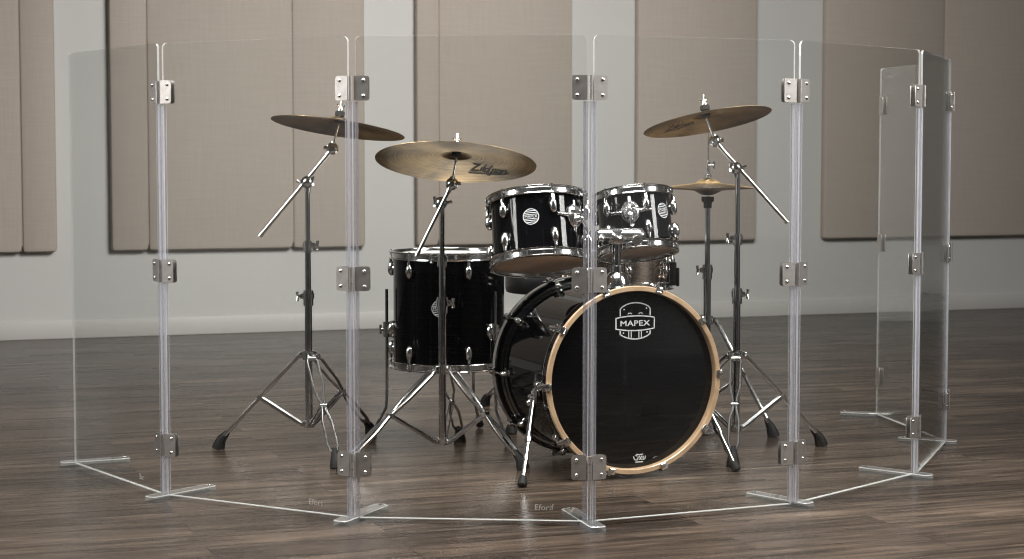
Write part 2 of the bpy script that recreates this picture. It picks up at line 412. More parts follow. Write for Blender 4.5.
for j in range(1, 8):
    a = J[j]
    ups = -pframe(j - 1)[1]; n1 = pframe(j - 1)[2]
    sides = [(ups, n1)]
    if j < 7: sides.append((pframe(j)[1], pframe(j)[2]))
    nav = sum((s[1] for s in sides), V(0, 0, 0)).normalized()
    for z in HZ:
        b = MB(); kc = a + nav * .0095
        for k in range(3):
            zz = z - .0305 + k * .0205; b.cyl(kc + V(0, 0, zz), kc + V(0, 0, zz + .0190), .0050, n=14)
        hinge = b.build('hinge', M['steel'], shield)
        for (u, n) in sides:
            leaf(a, u, n, z, 0).build('hinge_leaf', M['steel'], hinge)
            for dz in (-.019, .019):
                s = MB(); c = a + u * .031 + V(0, 0, z + dz) + n * .0082
                s.M = axis_frame(c, n, (0, 0, 1)); s.lathe([(0, .0030), (.0024, .0028), (.0044, .0014), (.0050, -.0005), (0, -.0005)], n=14)
                s.build('screw', M['screw'], hinge)
    if j < 7:
        for (u, n) in sides:
            b = MB(); T = Matrix((u, n, V(0, 0, 1))).transposed().to_4x4(); T.translation = a
            if T.to_3x3().determinant() < 0: pass
            zt, zb = HZ[0] - .034, FH + .001
            q = [(.0162, -.0056), (.0162, -.0037), (.0098, -.0037), (.0098, .0037), (.0162, .0037), (.0162, .0056), (.004, .0056), (.0018, .0035), (.0018, -.0035), (.004, -.0056)]
            T2 = T @ Matrix.Translation((0, 0, (zt + zb) / 2)); b.M = T2; b.prism(q, zt - zb, side_mi=[1, 0, 0, 0, 1, 0, 1, 0, 1, 0])
            b.build('joint_strip', [M['vinyl_strip'], M['strip_highlight']], shield, label='clear vinyl channel along the panel edge')
for j, (o_, i_) in enumerate(FEET):
    p0, p1 = floor_at(*o_, z=.008), floor_at(*i_, z=.008)
    d = p1 - p0; d.z = 0; ln = d.length; d.normalize(); w = .021
    q = []
    for k in range(9): an = PI / 2 + PI * k / 8; q.append((w * .55 * math.cos(an) + w * .55, w * math.sin(an)))
    for k in range(9): an = -PI / 2 + PI * k / 8; q.append((ln - w * .55 + w * .55 * math.cos(an), w * math.sin(an)))
    T = Matrix((d, V(0, 0, 1).cross(d), V(0, 0, 1))).transposed().to_4x4(); T.translation = V(p0.x, p0.y, FH / 2)
    b = MB(T); ch = .0022
    cxm = ln / 2; qi = [(cxm + (x - cxm) * (1 - 2 * ch / ln), y * (1 - ch / w)) for x, y in q]; m = len(q)
    rg = [[b.v((x, y, z_)) for x, y in pq] for pq, z_ in ((q, -FH / 2), (q, FH / 2 - ch), (qi, FH / 2))]
    b.f(rg[0][::-1]); b.f(rg[2])
    for k in range(m):
        b.f([rg[0][k], rg[0][(k + 1) % m], rg[1][(k + 1) % m], rg[1][k]], 0); b.f([rg[1][k], rg[1][(k + 1) % m], rg[2][(k + 1) % m], rg[2][k]], 1)
    f = b.build('foot', [M['acrylic_bar'], M['acrylic_edge']], shield, sharp=25)
    s = MB(T); s.lathe([(0, .0115), (.004, .011), (.005, .0088), (.005, .0081), (0, .0081)], Matrix.Translation((ln - .018, 0, 0)), n=12); s.build('bolt', M['screw'], f)

# ------------------------------------------------------------------ drum helpers
def hoop_profile(R, z, up):
    """triple-flanged hoop: collar beside the shell, rolled lip at the head side; up = +1 top, -1 bottom"""
    q = [(R + .003, -.019), (R + .0135, -.0195), (R + .0150, -.0175), (R + .0140, -.0145), (R + .0062, -.0135), (R + .0052, -.012), (R + .0052, .004),
         (R + .0065, .0058), (R + .0135, .0066), (R + .0150, .0090), (R + .0138, .0118), (R + .010, .0128), (R + .0045, .0120), (R + .0030, .009)]
    return [(r, z + up * dz * .80) for r, dz in q]
def lugs(M4, R, Lz, count, phase, parent, zoff=.050, scale=1.4, both=True):
    for k in range(count):
        an = phase + 2 * PI * k / count
        for top in (1, 0):
            zc = Lz - zoff if top else zoff; up = 1 if top else -1
            b = MB(M4); c, s_ = math.cos(an), math.sin(an)
            T = Matrix(((c, 0, -s_), (s_, 0, c), (0, 1, 0))).to_4x4()   # columns: radial, up, tangent
            T = Matrix(((c, -s_, 0), (s_, c, 0), (0, 0, 1))).to_4x4()
            T.translation = V(c * (R + .001), s_ * (R + .001), zc)
            b.M = M4 @ T
            b.sphere((.006 * scale, 0, 0), .010 * scale, 1.0, .85, 1.75, n=14)
            b.cyl(V(0, 0, 0), V(.007 * scale, 0, 0), .0085 * scale, .007 * scale, n=12)
            b.cyl(V(.0085 * scale, 0, up * .010 * scale), V(.0085 * scale, 0, up * .022 * scale), .0042 * scale, .0036 * scale, n=10)
            o = b.build('lug', M['chrome'], parent)
            r = MB(M4 @ T); ex = .0095
            r.cyl(V(ex, 0, up * .021 * scale), V(ex, 0, up * (zoff - .004)), .0024, n=8)
            r.cyl(V(ex, 0, up * (zoff - .006)), V(ex, 0, up * (zoff + .012)), .0042, n=8)
            r.build('tension_rod', M['chrome'], o)
def badge(M4, R, an, z, rad, parent, name='badge'):
    """round silver maker's badge wrapped on the shell"""
    def fn(x, y): a = an + x / (R + .0012); return Vector(((R + .0012) * math.cos(a), (R + .0012) * math.sin(a), z + y))
    b = MB(M4); ring = lambda r: [(r * math.cos(2 * PI * k / 28), r * math.sin(2 * PI * k / 28)) for k in range(28)]
    b.stroke(ring(rad), rad * .085, fn, True)
    for sy in (1, -1):
        for yy, w in ((.50, .82), (.74, .58)):
            b.stroke([(-rad * w, sy * rad * yy), (-rad * w * .33, sy * rad * yy), (rad * w * .33, sy * rad * yy), (rad * w, sy * rad * yy)], rad * .085, fn)
        b.stroke([(-rad * .95, sy * rad * .27), (0, sy * rad * .29), (rad * .95, sy * rad * .27)], rad * .07, fn)
    add_text(b, text_poly('MAPEX', rad * .52), lambda x, y: fn(x * 1.0, y))
    return b.build(name, M['print'], parent)
def drum(name, label, M4, R, Lz, nl, phase, group=None, shell='lacquer', top='head_white', bot='head_clear', base=None, cat='drum'):
    base = base if base is not None else M4 @ V(0, 0, 0)
    t = thing(name, label, cat, base, group)
    b = MB(M4); b.lathe([(R, .010), (R, Lz - .010), (R - .007, Lz - .006), (R - .007, .006)], n=72, closed=True); b.build('shell', M[shell], t)
    for nm, z, up in (('hoop', Lz, 1), ('hoop', 0, -1)):
        b = MB(M4); b.lathe(hoop_profile(R, z, up), n=72, closed=True); b.build(nm, M['chrome'], t)
    for z, up, mt in ((Lz, 1, top), (0, -1, bot)):
        b = MB(M4); b.lathe([(0, z), (R - .004, z), (R + .0024, z - up * .003), (R + .0024, z - up * .010), (R - .001, z - up * .009), (R - .006, z - up * .002), (0, z - up * .0015)], n=72)
        b.build('drumhead', M[mt], t)
    lugs(M4, R, Lz, nl, phase, t)
    return t
FRONT = -PI / 2      # local angle facing the camera when local x is the image's right

# ------------------------------------------------------------------ bass drum
BA = math.atan2(.348, .937)                     # turned so that its front looks past the camera's right
FD = V(math.cos(BA), math.sin(BA), 0)           # across the front head
FN = V(math.sin(BA), -math.cos(BA), 0)          # out of the front head
FC = V(.351, 5.38, .2825)
BM = Matrix((FD, V(0, 0, 1), FN)).transposed().to_4x4(); BM.translation = FC     # local x across, y up, z out of the front
RB, DB = .250, .456
bass = thing('bass_drum', 'black bass drum on its side with maple front hoop and silver shield emblem', 'drum', (FC.x - .1, FC.y + .2, 0))
b = MB(BM); b.lathe([(RB, -.040), (RB, -DB + .040), (RB - .008, -DB + .036), (RB - .008, -.036)], n=96, closed=True); b.build('shell', M['lacquer'], bass)
b = MB(BM); b.lathe([(.2550, -.034), (.2550, -.002), (.2570, 0), (.2685, 0), (.2705, -.0025), (.2705, -.0085), (.2690, -.0085), (.2690, -.034)], n=120, closed=True); fh = b.build('front_hoop', M['maple'], bass, label='natural maple front hoop')
b = MB(BM); b.lathe([(.2692, -.0385), (.2692, -.0088), (.2703, -.0088), (.2703, -.0385)], n=120, closed=True); b.build('hoop_band', M['lacquer'], fh)
b = MB(BM); b.lathe([(.2702, -.0335), (.2712, -.0335), (.2712, -.0365), (.2702, -.0365)], n=120, closed=True); b.build('hoop_inlay', M['chrome'], fh)
b = MB(BM); b.lathe([(.2515, -.046), (.2515, -.039), (.2600, -.039), (.2600, -.046)], n=120, closed=True); b.build('flesh_hoop', M['chrome'], bass)
b = MB(BM); b.lathe([(0, -.0215), (.248, -.0215), (.2546, -.0240), (.2546, -.040), (.252, -.040), (.252, -.025), (0, -.023)], n=96); head = b.build('front_head', M['head_black'], bass, label='glossy black front drumhead')
b = MB(BM); b.lathe([(.2555, -DB), (.268, -DB), (.2705, -DB + .003), (.2705, -DB + .040), (.268, -DB + .042), (.2555, -DB + .042)], n=120, closed=True); rh = b.build('rear_hoop', M['lacquer'], bass)
b = MB(BM); b.lathe([(.2706, -DB + .010), (.2716, -DB + .010), (.2716, -DB + .030), (.2706, -DB + .030)], n=120, closed=True); b.build('hoop_inlay', M['steel'], rh)
b = MB(BM); b.lathe([(.2512, -DB + .042), (.2590, -DB + .042), (.2590, -DB + .049), (.2512, -DB + .049)], n=120, closed=True); b.build('flesh_hoop', M['chrome'], bass)
b = MB(BM); b.lathe([(0, -DB + .006), (.252, -DB + .008), (.252, -DB + .038), (.249, -DB + .038), (.249, -DB + .010), (0, -DB + .008)], n=96); b.build('rear_head', M['head_white'], bass)
# emblem on the front head: drawn in units of 1/8 px of the photo, placed on the film
k_ = 1 / (7.99 * 355.0)
def emb(x, y): return Vector(((x - 279) * k_ / .937 + .0085, (381.5 - 280) * 7.99 * k_ - y * k_, -.0209))
b = MB(BM); W_ = 10
b.stroke([(155, 292), (155, 236), (172, 216), (205, 198), (240, 188), (279, 184), (318, 188), (355, 198), (388, 216), (403, 236), (403, 292)], W_, emb)
b.stroke([(120, 308), (160, 300), (220, 293), (279, 291), (340, 293), (400, 300), (438, 308), (438, 395), (400, 402), (340, 409), (279, 411), (220, 409), (160, 402), (120, 395)], W_, emb, True)
b.stroke([(155, 410), (155, 438), (180, 456), (215, 470), (250, 478), (279, 480), (310, 478), (345, 470), (380, 456), (403, 438), (403, 410)], W_, emb)
for x in (226, 246, 310, 330): b.stroke([(x, 412), (x, 474)], 7, emb)
for x, y in ((187, 238), (372, 232), (182, 428), (378, 425)): b.stroke([(x - 6, y), (x + 6, y)], 10, emb)
for x in (234, 324): b.stroke([(x - 17, 277), (x - 8, 268), (x + 8, 268), (x + 17, 277)], 7, emb)
em = b.build('emblem', M['print'], bass, label='silver shield outline printed on the black head')
b = MB(BM); tp = text_poly('MAPEX', 66, spacing=1.04)
wx = max(x for p in tp for x, y in p); hy = max(y for p in tp for x, y in p)
for dx, dy in ((0, 0), (2.2, 0), (0, 1.6), (2.2, 1.6)):
    add_text(b, tp, lambda x, y: emb(275 + x * 124 / wx + dx, 354 - y * 24 / hy - dy) + V(0, 0, .0002 + .00002 * (dx + dy)))
b.build('lettering', M['print'], em)
b = MB(BM)
def mk(x, y): return Vector((x / 355 / .937 + .008, -y / 355, -.0209))
bx, by = 5, 80.5
for ln_ in ([(-6, -2), (-5, 1.5), (-2, 2), (-1, -1.5)], [(-4, -3), (-2, -2)], [(0, -2), (2.5, 2)], [(3, -2.2), (0, 2)], [(4, -2), (4, 1.8), (6, 1), (6.4, -2.2)], [(-4, 4), (4, 4)], [(-3, -4), (0, -3.2), (4, -4)]):
    b.stroke([(bx + x, by + y) for x, y in ln_], 1.0, mk)
b.build('maker_mark', M['print'], bass, label='small silver maker mark at the bottom of the head')
b = MB(BM); b.box((16 / 355 / .937 + .008, -31 / 355, -.0209), (.057, .038, .0008), bevel=.0002); b.build('patch', M['patch'], bass, label='small black rectangle on the head')
# claws with lugs, front and rear
for k in range(10):
    an = math.radians(2 + 36 * k)
    for rear in (0, 1):
        T = Matrix.Rotation(an, 4, 'Z'); b = MB(BM @ T)
        sg = 1; zf = 0 if not rear else -DB
        def Z(z): return z if not rear else -DB - z
        wz = .011
        # hook over the hoop
        b.box((.2660, 0, Z(.0024)), (.015, wz * 2, .005), bevel=.0015)
        b.cyl(V(.2605, -.007, Z(.003)), V(.2605, .007, Z(.003)), .0045, n=10)
        b.box((.2735, 0, Z(-.017)), (.005, wz * 2, .042), bevel=.0015)
        b.tube([V(.276, 0, Z(-.010)), V(.280, 0, Z(-.026)), V(.278, 0, Z(-.042))], [.006, .0085, .006], n=12)
        cl = b.build('claw', M['chrome'], bass)
        r = MB(BM @ T); r.cyl(V(.2755, 0, Z(-.036)), V(.2755, 0, Z(-.080)), .003, n=8)
        r.tube([V(.278, -.013, Z(-.040)), V(.278, .013, Z(-.040))], .0035, n=8); r.build('tension_rod', M['chrome'], cl)
        g = MB(BM @ T); g.sphere((.262, 0, Z(-.088)), .011, 1.35, .9, 1.5, n=14); g.cyl(V(.248, 0, Z(-.088)), V(.258, 0, Z(-.088)), .011, .009, n=12); g.build('lug', M['chrome'], bass)
# spurs: bracket on the shell and a rod with rubber foot
for sg in (-1, 1):
    def bl(l, s, z): return V(l * sg, z - FC.z, -s)
    b = MB(BM); p0 = bl(.262, .120, .230)
    fw = floor_at(*((522.5, 487) if sg < 0 else (735, 471.5)), z=0.0); p1 = BM.inverted() @ V(fw.x, fw.y, .0145)
    d = (p1 - p0).normalized()
    b.tube([p0 - d * .012, p0 + d * .13], .0088, n=14); b.tube([p0 + d * .11, p1], .0062, n=12)
    b.cyl(p0 + d * .118, p0 + d * .142, .0112, n=14); b.cyl(p0 + d * .185, p0 + d * .20, .0085, n=12)
    sp = b.build('spur', M['tube'], bass)
    b = MB(BM); b.tube([p1 - d * .016, p1 - d * .004, p1 + d * .010, p1 + d * .014], [.0105, .0135, .0135, .010], n=16); b.build('rubber_foot', M['rubber'], sp)
    b = MB(BM); c = bl(.248, .125, .236)
    b.sphere(c + V(.006 * sg, 0, 0), .024, .55, 1.1, 1.2, n=16); b.cyl(p0 + V(0, 0, -.026), p0 + V(0, 0, .026), .010, n=14)
    wv = p0 + V(.004 * sg, .006, .028)
    b.tube([wv + V(0, -.018, 0), wv, wv + V(0, .018, 0)], [.0055, .004, .0055], n=8); b.sphere(p0 + V(0.006 * sg, -.016, -.024), .010, n=10)
    b.build('spur_bracket', M['chrome'], bass)
# tom holder on top of the shell
s_m = .134; HB = FC - FN * s_m; HB = V(HB.x, HB.y, FC.z + RB)
b = MB(); b.M = Matrix.Translation(HB)
b.lathe([(.040, -.004), (.040, .004), (.0385, .018), (.034, .034), (.026, .047), (.0195, .053), (.0195, .070), (.0150, .072), (.0150, .064), (0, .064)], n=32)
hold = b.build('tom_holder', M['chrome'], bass)
PT_ = V(at(612, 236, HB.y).x, HB.y, 0)
b = MB(); b.cyl(V(HB.x - .001, HB.y, HB.z + .04), V(HB.x - .001, HB.y, .70), .0125, n=18); b.build('post', M['tube'], hold)
hz = .700
b = MB(); b.tube([V(.243, 5.480, hz - .004), V(.254, 5.483, hz - .006), V(HB.x, 5.492, hz - .006), V(.345, 5.486, hz - .006), V(.370, 5.478, hz - .008), V(.381, 5.472, hz - .012)], [.012, .0185, .0175, .0200, .0205, .012], n=18, flat=(1.1, 1.0))
b.box((HB.x, 5.494, hz - .012), (.044, .044, .046), bevel=.008); b.cyl(V(.356, 5.466, hz - .018), V(.360, 5.448, hz - .020), .013, n=14); b.sphere((.256, 5.462, hz - .016), .012, n=10)
b.cyl(V(.300, 5.475, hz - .010), V(.300, 5.456, hz - .010), .008, n=12); b.tube([V(.288, 5.453, hz - .004), V(.300, 5.455, hz - .010), V(.312, 5.453, hz - .016)], [.006, .004, .006], n=8)
b.build('holder_clamp', M['satin'], hold)

# ------------------------------------------------------------------ rack toms
def tom_frame(bot, top): return axis_frame(bot, top - bot, (1, 0, 0)), (top - bot).length
t1b, t1t = at(540.5, 263.5, 5.493), at(536.5, 200.5, 5.545)
T1, L1 = tom_frame(t1b, t1t)
tom1 = drum('rack_tom', 'larger black rack tom, left of the pair mounted above the bass drum', T1, .1355, L1, 6, FRONT + math.radians(17), 'black rack toms', base=t1b)
badge(T1, .1355, FRONT - math.asin(.165), .108, .0225, tom1)
t2b, t2t = at(638, 252.0, 5.658), at(632.5, 196.5, 5.700)
T2, L2 = tom_frame(t2b, t2t)
tom2 = drum('rack_tom', 'smaller black rack tom, right of the pair, with star-shaped chrome mount', T2, .1086, L2, 6, FRONT + math.radians(14), 'black rack toms', base=t2b)
badge(T2, .1086, FRONT + math.radians(47), .104, .022, tom2)
def tom_mount(M4, R, an, z, parent, arm_to, wing):
    T = Matrix.Rotation(an, 4, 'Z'); b = MB(M4 @ T)
    b.sphere((R + .004, 0, z), .028, .55, 1.0, 1.25, n=20)
    for q_ in range(6): b.torus(.019, .0022, Matrix.Translation((R + .0165 - .0005 * q_, 0, z)) @ Matrix.Rotation(PI / 2, 4, 'Y') @ Matrix.Diagonal((1.3 - .2 * q_, .95 - .14 * q_, 1, 1)), n=28, m=6)
    b.tube([V(R + .014, 0, z - .010), V(R + .034, 0, z - .010)], [.017, .013], n=16)
    for dy, dz in ((-1, .05), (1, .08), (0, 1), (0, -1)):
        ln = .058 if dz < .5 and dz > -.5 else .046
        # arms follow the curve of the shell
        pts = []
        for k in range(5):
            t = k / 4; a_ = dy * ln * t / R; pts.append(V((R + .008 - .004 * t) * math.cos(a_), (R + .008 - .004 * t) * math.sin(a_), z + dz * ln * t))
        b.tube(pts, [.009, .008, .0065, .0055, .005], n=10)
    o = b.build('mount_bracket', M['satin'], parent)
    w = MB(); p = M4 @ T @ V(R + .026, 0, z - .012); q = Vector(arm_to)
    mid = (p + q) / 2 + V(0, -.012, 0)
    w.tube([p, mid, q], .0065, n=10); w.sphere(p, .012, n=12); w.build('mount_arm', M['chrome'], o)
    w = MB(); c = M4 @ T @ V(R + .030, wing * .02, z + .004); w.tube([c + V(-.016, 0, .004), c, c + V(.016, 0, -.003)], [.005, .0035, .005], n=8); w.cyl(c, M4 @ T @ V(R + .02, 0, z), .004, n=8); w.build('wing_bolt', M['chrome'], o)
tom_mount(T1, .1355, FRONT + math.radians(47), .112, tom1, (.223, 5.466, hz + .002), -1)
tom_mount(T2, .1086, FRONT - math.radians(10), .100, tom2, (.347, 5.484, hz + .0245), 1)

# ------------------------------------------------------------------ floor tom
FT = at(449, 366, 6.15); ftop = at(449, 251.5, 6.15)
FM = Matrix.Translation(V(FT.x, 6.15, .245)); FL = ftop.z - .245 - .006
floor_tom = drum('floor_tom', 'black floor tom standing on three bent chrome legs behind the ride cymbal stand', FM, .180, FL, 6, FRONT + math.radians(21), base=V(FT.x, 6.15, 0))
badge(FM, .180, FRONT - math.asin(.13), FL * .54, .025, floor_tom)
for an, ztop, out in ((math.radians(188), .49, 1), (math.radians(-41), .49, 1), (math.radians(68), .49, 1)):
    d = V(math.cos(an), math.sin(an), 0); c = V(FT.x, 6.15, 0) + d * (.180 + .022)
    b = MB(); b.tube([c + V(0, 0, ztop), c + V(0, 0, .16), c + V(0, 0, .105) + d * .004, c + V(0, 0, .090) + d * .012, c + V(0, 0, .020) + d * .050], .0052, n=10)
    lg = b.build('leg', M['tube'], floor_tom)
    b = MB(); e = c + V(0, 0, .020) + d * .050; dd = V(d.x * .45, d.y * .45, -.9).normalized()
    b.tube([e - dd * .020, e - dd * .006, e + dd * .012, e + dd * .017], [.009, .0125, .0135, .010], n=14); b.build('rubber_foot', M['rubber'], lg)
    b = MB(); k0 = V(FT.x, 6.15, .36) + d * .1795
    b.sphere(k0 + d * .004, .022, 1, 1, 1.3, n=14); b.cyl(c + V(0, 0, .335), c + V(0, 0, .385), .0125, n=14)
    tn = V(-d.y, d.x, 0); b.cyl(c + V(0, 0, .36), c + V(0, 0, .36) + d * .018, .006, n=10); b.tube([c + d * .02 + V(0, 0, .345), c + d * .02 + V(0, 0, .375)], .0045, n=8)
    b.build('leg_bracket', M['chrome'], floor_tom)

# ------------------------------------------------------------------ snare drum
SNX, SNY, SNZ = at(617, 288, 6.15).x, 6.15, at(617, 286, 6.15).z
SM = axis_frame((SNX, SNY, SNZ), (0, .04, 1)); SL = .13
snare = drum('snare_drum', 'brownish metal snare drum half hidden behind the bass drum under the smaller tom', SM, .170, SL, 8, FRONT + math.radians(9), shell='brass_shell', bot='head_clear')
b = MB(SM @ Matrix.Rotation(FRONT + math.radians(80), 4, 'Z')); b.box((.182, 0, .040), (.020, .034, .075), bevel=.004); b.box((.197, 0, .030), (.010, .018, .060), bevel=.003)
b.build('strainer', M['rubber'], snare, label='black snare strainer')

# ------------------------------------------------------------------ tripod stands
def tripod(parent, base, hub_z, low_z, feet, r_tube, loop=True):
    base = Vector(base)
    b = MB(); b.cyl(base + V(0, 0, hub_z - .014), base + V(0, 0, hub_z + .014), r_tube + .007, n=18)
    for f in feet:
        d = V(f.x - base.x, f.y - base.y, 0).normalized(); b.box(base + V(0, 0, hub_z) + d * (r_tube + .012), (.016, .020, .020), Matrix.Rotation(math.atan2(d.y, d.x), 3, 'Z'), .003)
    b.build('upper_collar', M['chrome'], parent)
    b = MB(); b.cyl(base + V(0, 0, low_z - .010), base + V(0, 0, low_z + .010), r_tube + .006, n=18)
    for f in feet:
        d = V(f.x - base.x, f.y - base.y, 0).normalized(); b.box(base + V(0, 0, low_z) + d * (r_tube + .010), (.014, .014, .014), Matrix.Rotation(math.atan2(d.y, d.x), 3, 'Z'), .003)
    b.build('lower_collar', M['chrome'], parent)
    for f in feet:
        d = V(f.x - base.x, f.y - base.y, 0); rl = d.length; d.normalize(); tn = V(-d.y, d.x, 0)
        top = base + d * (r_tube + .018) + V(0, 0, hub_z); end = V(f.x, f.y, .030)
        ax = end - top
        b = MB()
        for sg in (-1, 1):
            offs = [(0, .008), (.06, .016), (.32, .016), (.43, .008), (.50, .0035), (.57, .008), (.66, .0145), (.88, .0145), (.98, .0045), (1, .003)]
            b.tube([top + ax * t + tn * sg * o for t, o in offs], .0058, n=8, flat=(.66, 1.0))
        nrm = ax.cross(tn).normalized()
        for t, hw, rr_ in ((.03, .013, .0080), (.50, .010, .0085), (.97, .006, .0050)): b.cyl(top + ax * t - tn * hw, top + ax * t + tn * hw, rr_, n=12)
        leg = b.build('leg', M['leg'], parent)
        b = MB(); mid = top + ax * .50; p = base + d * (r_tube + .014) + V(0, 0, low_z)
        for sg in (-1, 1): b.tube([p + tn * sg * .007, mid + tn * sg * .007], .0060, n=8, flat=(.40, 1.0))
        b.build('brace', M['tube'], leg)
        b = MB(); a_ = ax.normalized()
        b.tube([end - a_ * .034, end - a_ * .026, end - a_ * .004, V(f.x, f.y, .012) + d * .006, V(f.x, f.y, .001) + d * .009], [.0085, .0100, .0150, .0195, .0200], n=16); b.build('rubber_foot', M['rubber'], leg)
def clamp(parent, c, r, side, name='height_clamp', big=False):
    """tube joint with wing bolt to one side"""
    c = Vector(c); b = MB(); hgt = .030 if big else .022
    b.cyl(c - V(0, 0, hgt), c + V(0, 0, hgt * .6), r + .005, n=16); b.cyl(c + V(0, 0, -hgt * .3), c + V(0, 0, hgt * .35), r + .0075, n=16)
    b.box(c + V(side * (r + .008), -.004, 0), (.014, .014, .016), bevel=.003)
    o = b.build(name, M['chrome'], parent)
    w = MB(); p = c + V(side * (r + .016), -.004, 0)
    w.cyl(c + V(side * r, -.004, 0), p + V(side * .008, 0, 0), .0038, n=8)
    w.tube([p + V(side * .006, -.004, -.014), p + V(side * .004, 0, 0), p + V(side * .006, -.004, .014)], [.0052, .0040, .0052], n=10)
    w.build('wing_bolt', M['chrome'], o)
def cymbal_stand(label, base, feet, hub_z, low_z, joints, top, boom_end, ratchet, cym_c, nrm, wing):
    """boom stand: joints = heights of the tube clamps, top = boom clamp, ratchet = tilter joint, cym_c = cymbal hole centre"""
    t = thing('cymbal_stand', label, 'cymbal stand', (base.x, base.y, 0), 'chrome boom cymbal stands')
    zs = [low_z - .012] + joints + [top.z]
    rad = [.0115, .0095, .0078, .0070]
    for k, (a, c) in enumerate(zip(zs, zs[1:])):
        b = MB(); b.cyl(V(base.x, base.y, a), V(base.x, base.y, c), rad[k], n=18); b.build('tube', M['tube'], t)
    tripod(t, base, hub_z, low_z, feet, rad[0])
    for k, z in enumerate(joints): clamp(t, V(base.x, base.y, z), rad[k], -wing if k else wing, big=(k == 0))
    d = (ratchet - boom_end).normalized(); side = V(0, -.016, 0)
    b = MB(); b.cyl(boom_end, ratchet, .0062, n=12); b.cyl(boom_end, boom_end + d * .012, .0074, n=12); b.build('boom_arm', M['chrome'], t)
    b = MB(); b.cyl(top + V(0, -.016, 0), top + V(0, .022, 0), .0190, n=24); b.cyl(top - V(0, 0, .030), top + V(0, 0, -.004), .0105, n=16); b.sphere(top + V(0, -.004, 0), .0195, n=14)
    w = b.build('boom_clamp', M['chrome'], t)
    b = MB(); p = top + V(-wing * .018, -.012, .004)
    b.cyl(top + V(0, -.008, .002), p, .0045, n=8); b.tube([p + V(0, -.003, -.015), p, p + V(0, -.003, .015)], [.0058, .004, .0058], n=10)
    p = top + V(wing * .022, -.006, .003); b.cyl(top, p, .004, n=8); b.tube([p + V(-.004, 0, -.003), p + V(.012 * wing, -.003, .002)], [.0045, .0055], n=10); b.build('wing_bolt', M['chrome'], w)
    b = MB(); b.sphere(ratchet, .0175, 1, .85, 1, n=20); b.cyl(ratchet + V(0, -.019, 0), ratchet + V(0, .019, 0), .0085, n=14); b.M = Matrix.Translation(ratchet) @ Matrix.Rotation(PI / 2, 4, 'X'); b.torus(.0165, .0028, n=28); b.M = Matrix()
    n = Vector(nrm).normalized(); b.cyl(ratchet, ratchet + n * .022, .0075, n=12); b.tube([ratchet + V(.010, -.010, 0), ratchet + V(.026 * wing, -.012, .003)], [.004, .0055], n=8); b.cyl(ratchet - d * .028, ratchet, .0078, n=12)
    b.build('tilter', M['chrome'], t)
    b = MB(); b.tube([ratchet, cym_c - n * .030, cym_c - n * .020, cym_c + n * .052], .0038, n=10); b.build('top_rod', M['chrome'], t)
    b = MB(); zT = axis_frame(cym_c, n); b.M = zT
    b.lathe([(.0042, -.019), (.012, -.019), (.0135, -.016), (.0135, -.0052), (.0042, -.0052)], n=20, closed=True); b.build('lower_felt', M['felt'], t)
    b = MB(zT); b.lathe([(.0042, .003), (.014, .003), (.015, .006), (.015, .016), (.013, .018), (.0042, .018)], n=20, closed=True); b.build('upper_felt', M['felt'], t)
    b = MB(zT); b.lathe([(.0042, .019), (.009, .019), (.009, .025), (.006, .033), (.0042, .034)], n=16, closed=True); b.tube([V(-.013, 0, .036), V(-.005, 0, .030), V(.005, 0, .030), V(.013, 0, .036)], [.0048, .0038, .0038, .0048], n=10); b.build('wing_nut', M['chrome'], t)
    return t
def cymbal(label, c, nrm, R, logo=None, name='crash_cymbal', group='large bronze cymbals on boom stands', flip=1, bell=.048, bow=.020, up=.016, cat='cymbal'):
    """c = centre of the hole in the bell; profile hangs below it"""
    n = Vector(nrm).normalized(); T = axis_frame(c, n * flip)
    def zt(r):
        if r <= bell: return .001 - up * (1 - math.cos(min(1, r / bell) * PI / 2) ** .75) if False else .001 - up * (r / bell) ** 2.1
        q = (r - bell) / (R - bell); return .001 - up - bow * (.72 * q + .28 * q * q)
    rs = [.006, .012, .020, .028, .036, .043, bell - .001, bell + .004] + [bell + .004 + (R - bell - .004) * k / 14 for k in range(1, 15)]
    top = [(r, zt(r)) for r in rs]; bot = [(r, zt(r) - .0016 + .0008 * (r / R)) for r in reversed(rs)]
    b = MB(T); b.lathe(top + bot, n=96, closed=True); b.origin = c; b.basis = T.to_3x3()
    o = b.build(name, M['bronze'], None, sharp=50); tag(o, label, cat, group); WORLD[o.name] = T
    if logo:
        px, py, ang, sc_ = logo     # local position on the underside, heading and size of the script
        strokes = [[(0, 1), (.7, 1), (0, 0), (.8, .05)], [(1.0, .6), (.92, 0)], [(1.3, 1.15), (1.12, 0)], [(1.75, .5), (1.4, .5), (1.32, .05), (1.6, 0), (1.95, 1.15)], [(1.8, .45), (1.72, 0)],
                   [(2.15, .6), (2.0, -.45), (1.7, -.45)], [(2.4, .6), (2.32, 0)], [(2.95, .5), (2.6, .5), (2.52, .05), (2.8, .05), (2.95, .5), (2.88, 0)], [(3.15, .6), (3.08, 0)], [(3.12, .35), (3.4, .6), (3.5, .4), (3.42, 0), (3.8, .2)], [(-.2, -.35), (3.4, -.12)]]
        ca, sa = math.cos(ang), math.sin(ang)
        def fn(x, y):
            u, v_ = (x - 1.8) * sc_ + .25 * (y - .3) * sc_, -(y - .3) * sc_ * 2.0
            X, Y = px + ca * u - sa * v_, py + sa * u + ca * v_; r = math.hypot(X, Y)
            return Vector((X, Y, zt(r) - .0022))
        b = MB(T)
        for s in strokes: b.stroke(s, .17, fn)
        b.build('script_logo', M['ink'], o, label='black script logo on the underside')
    return o

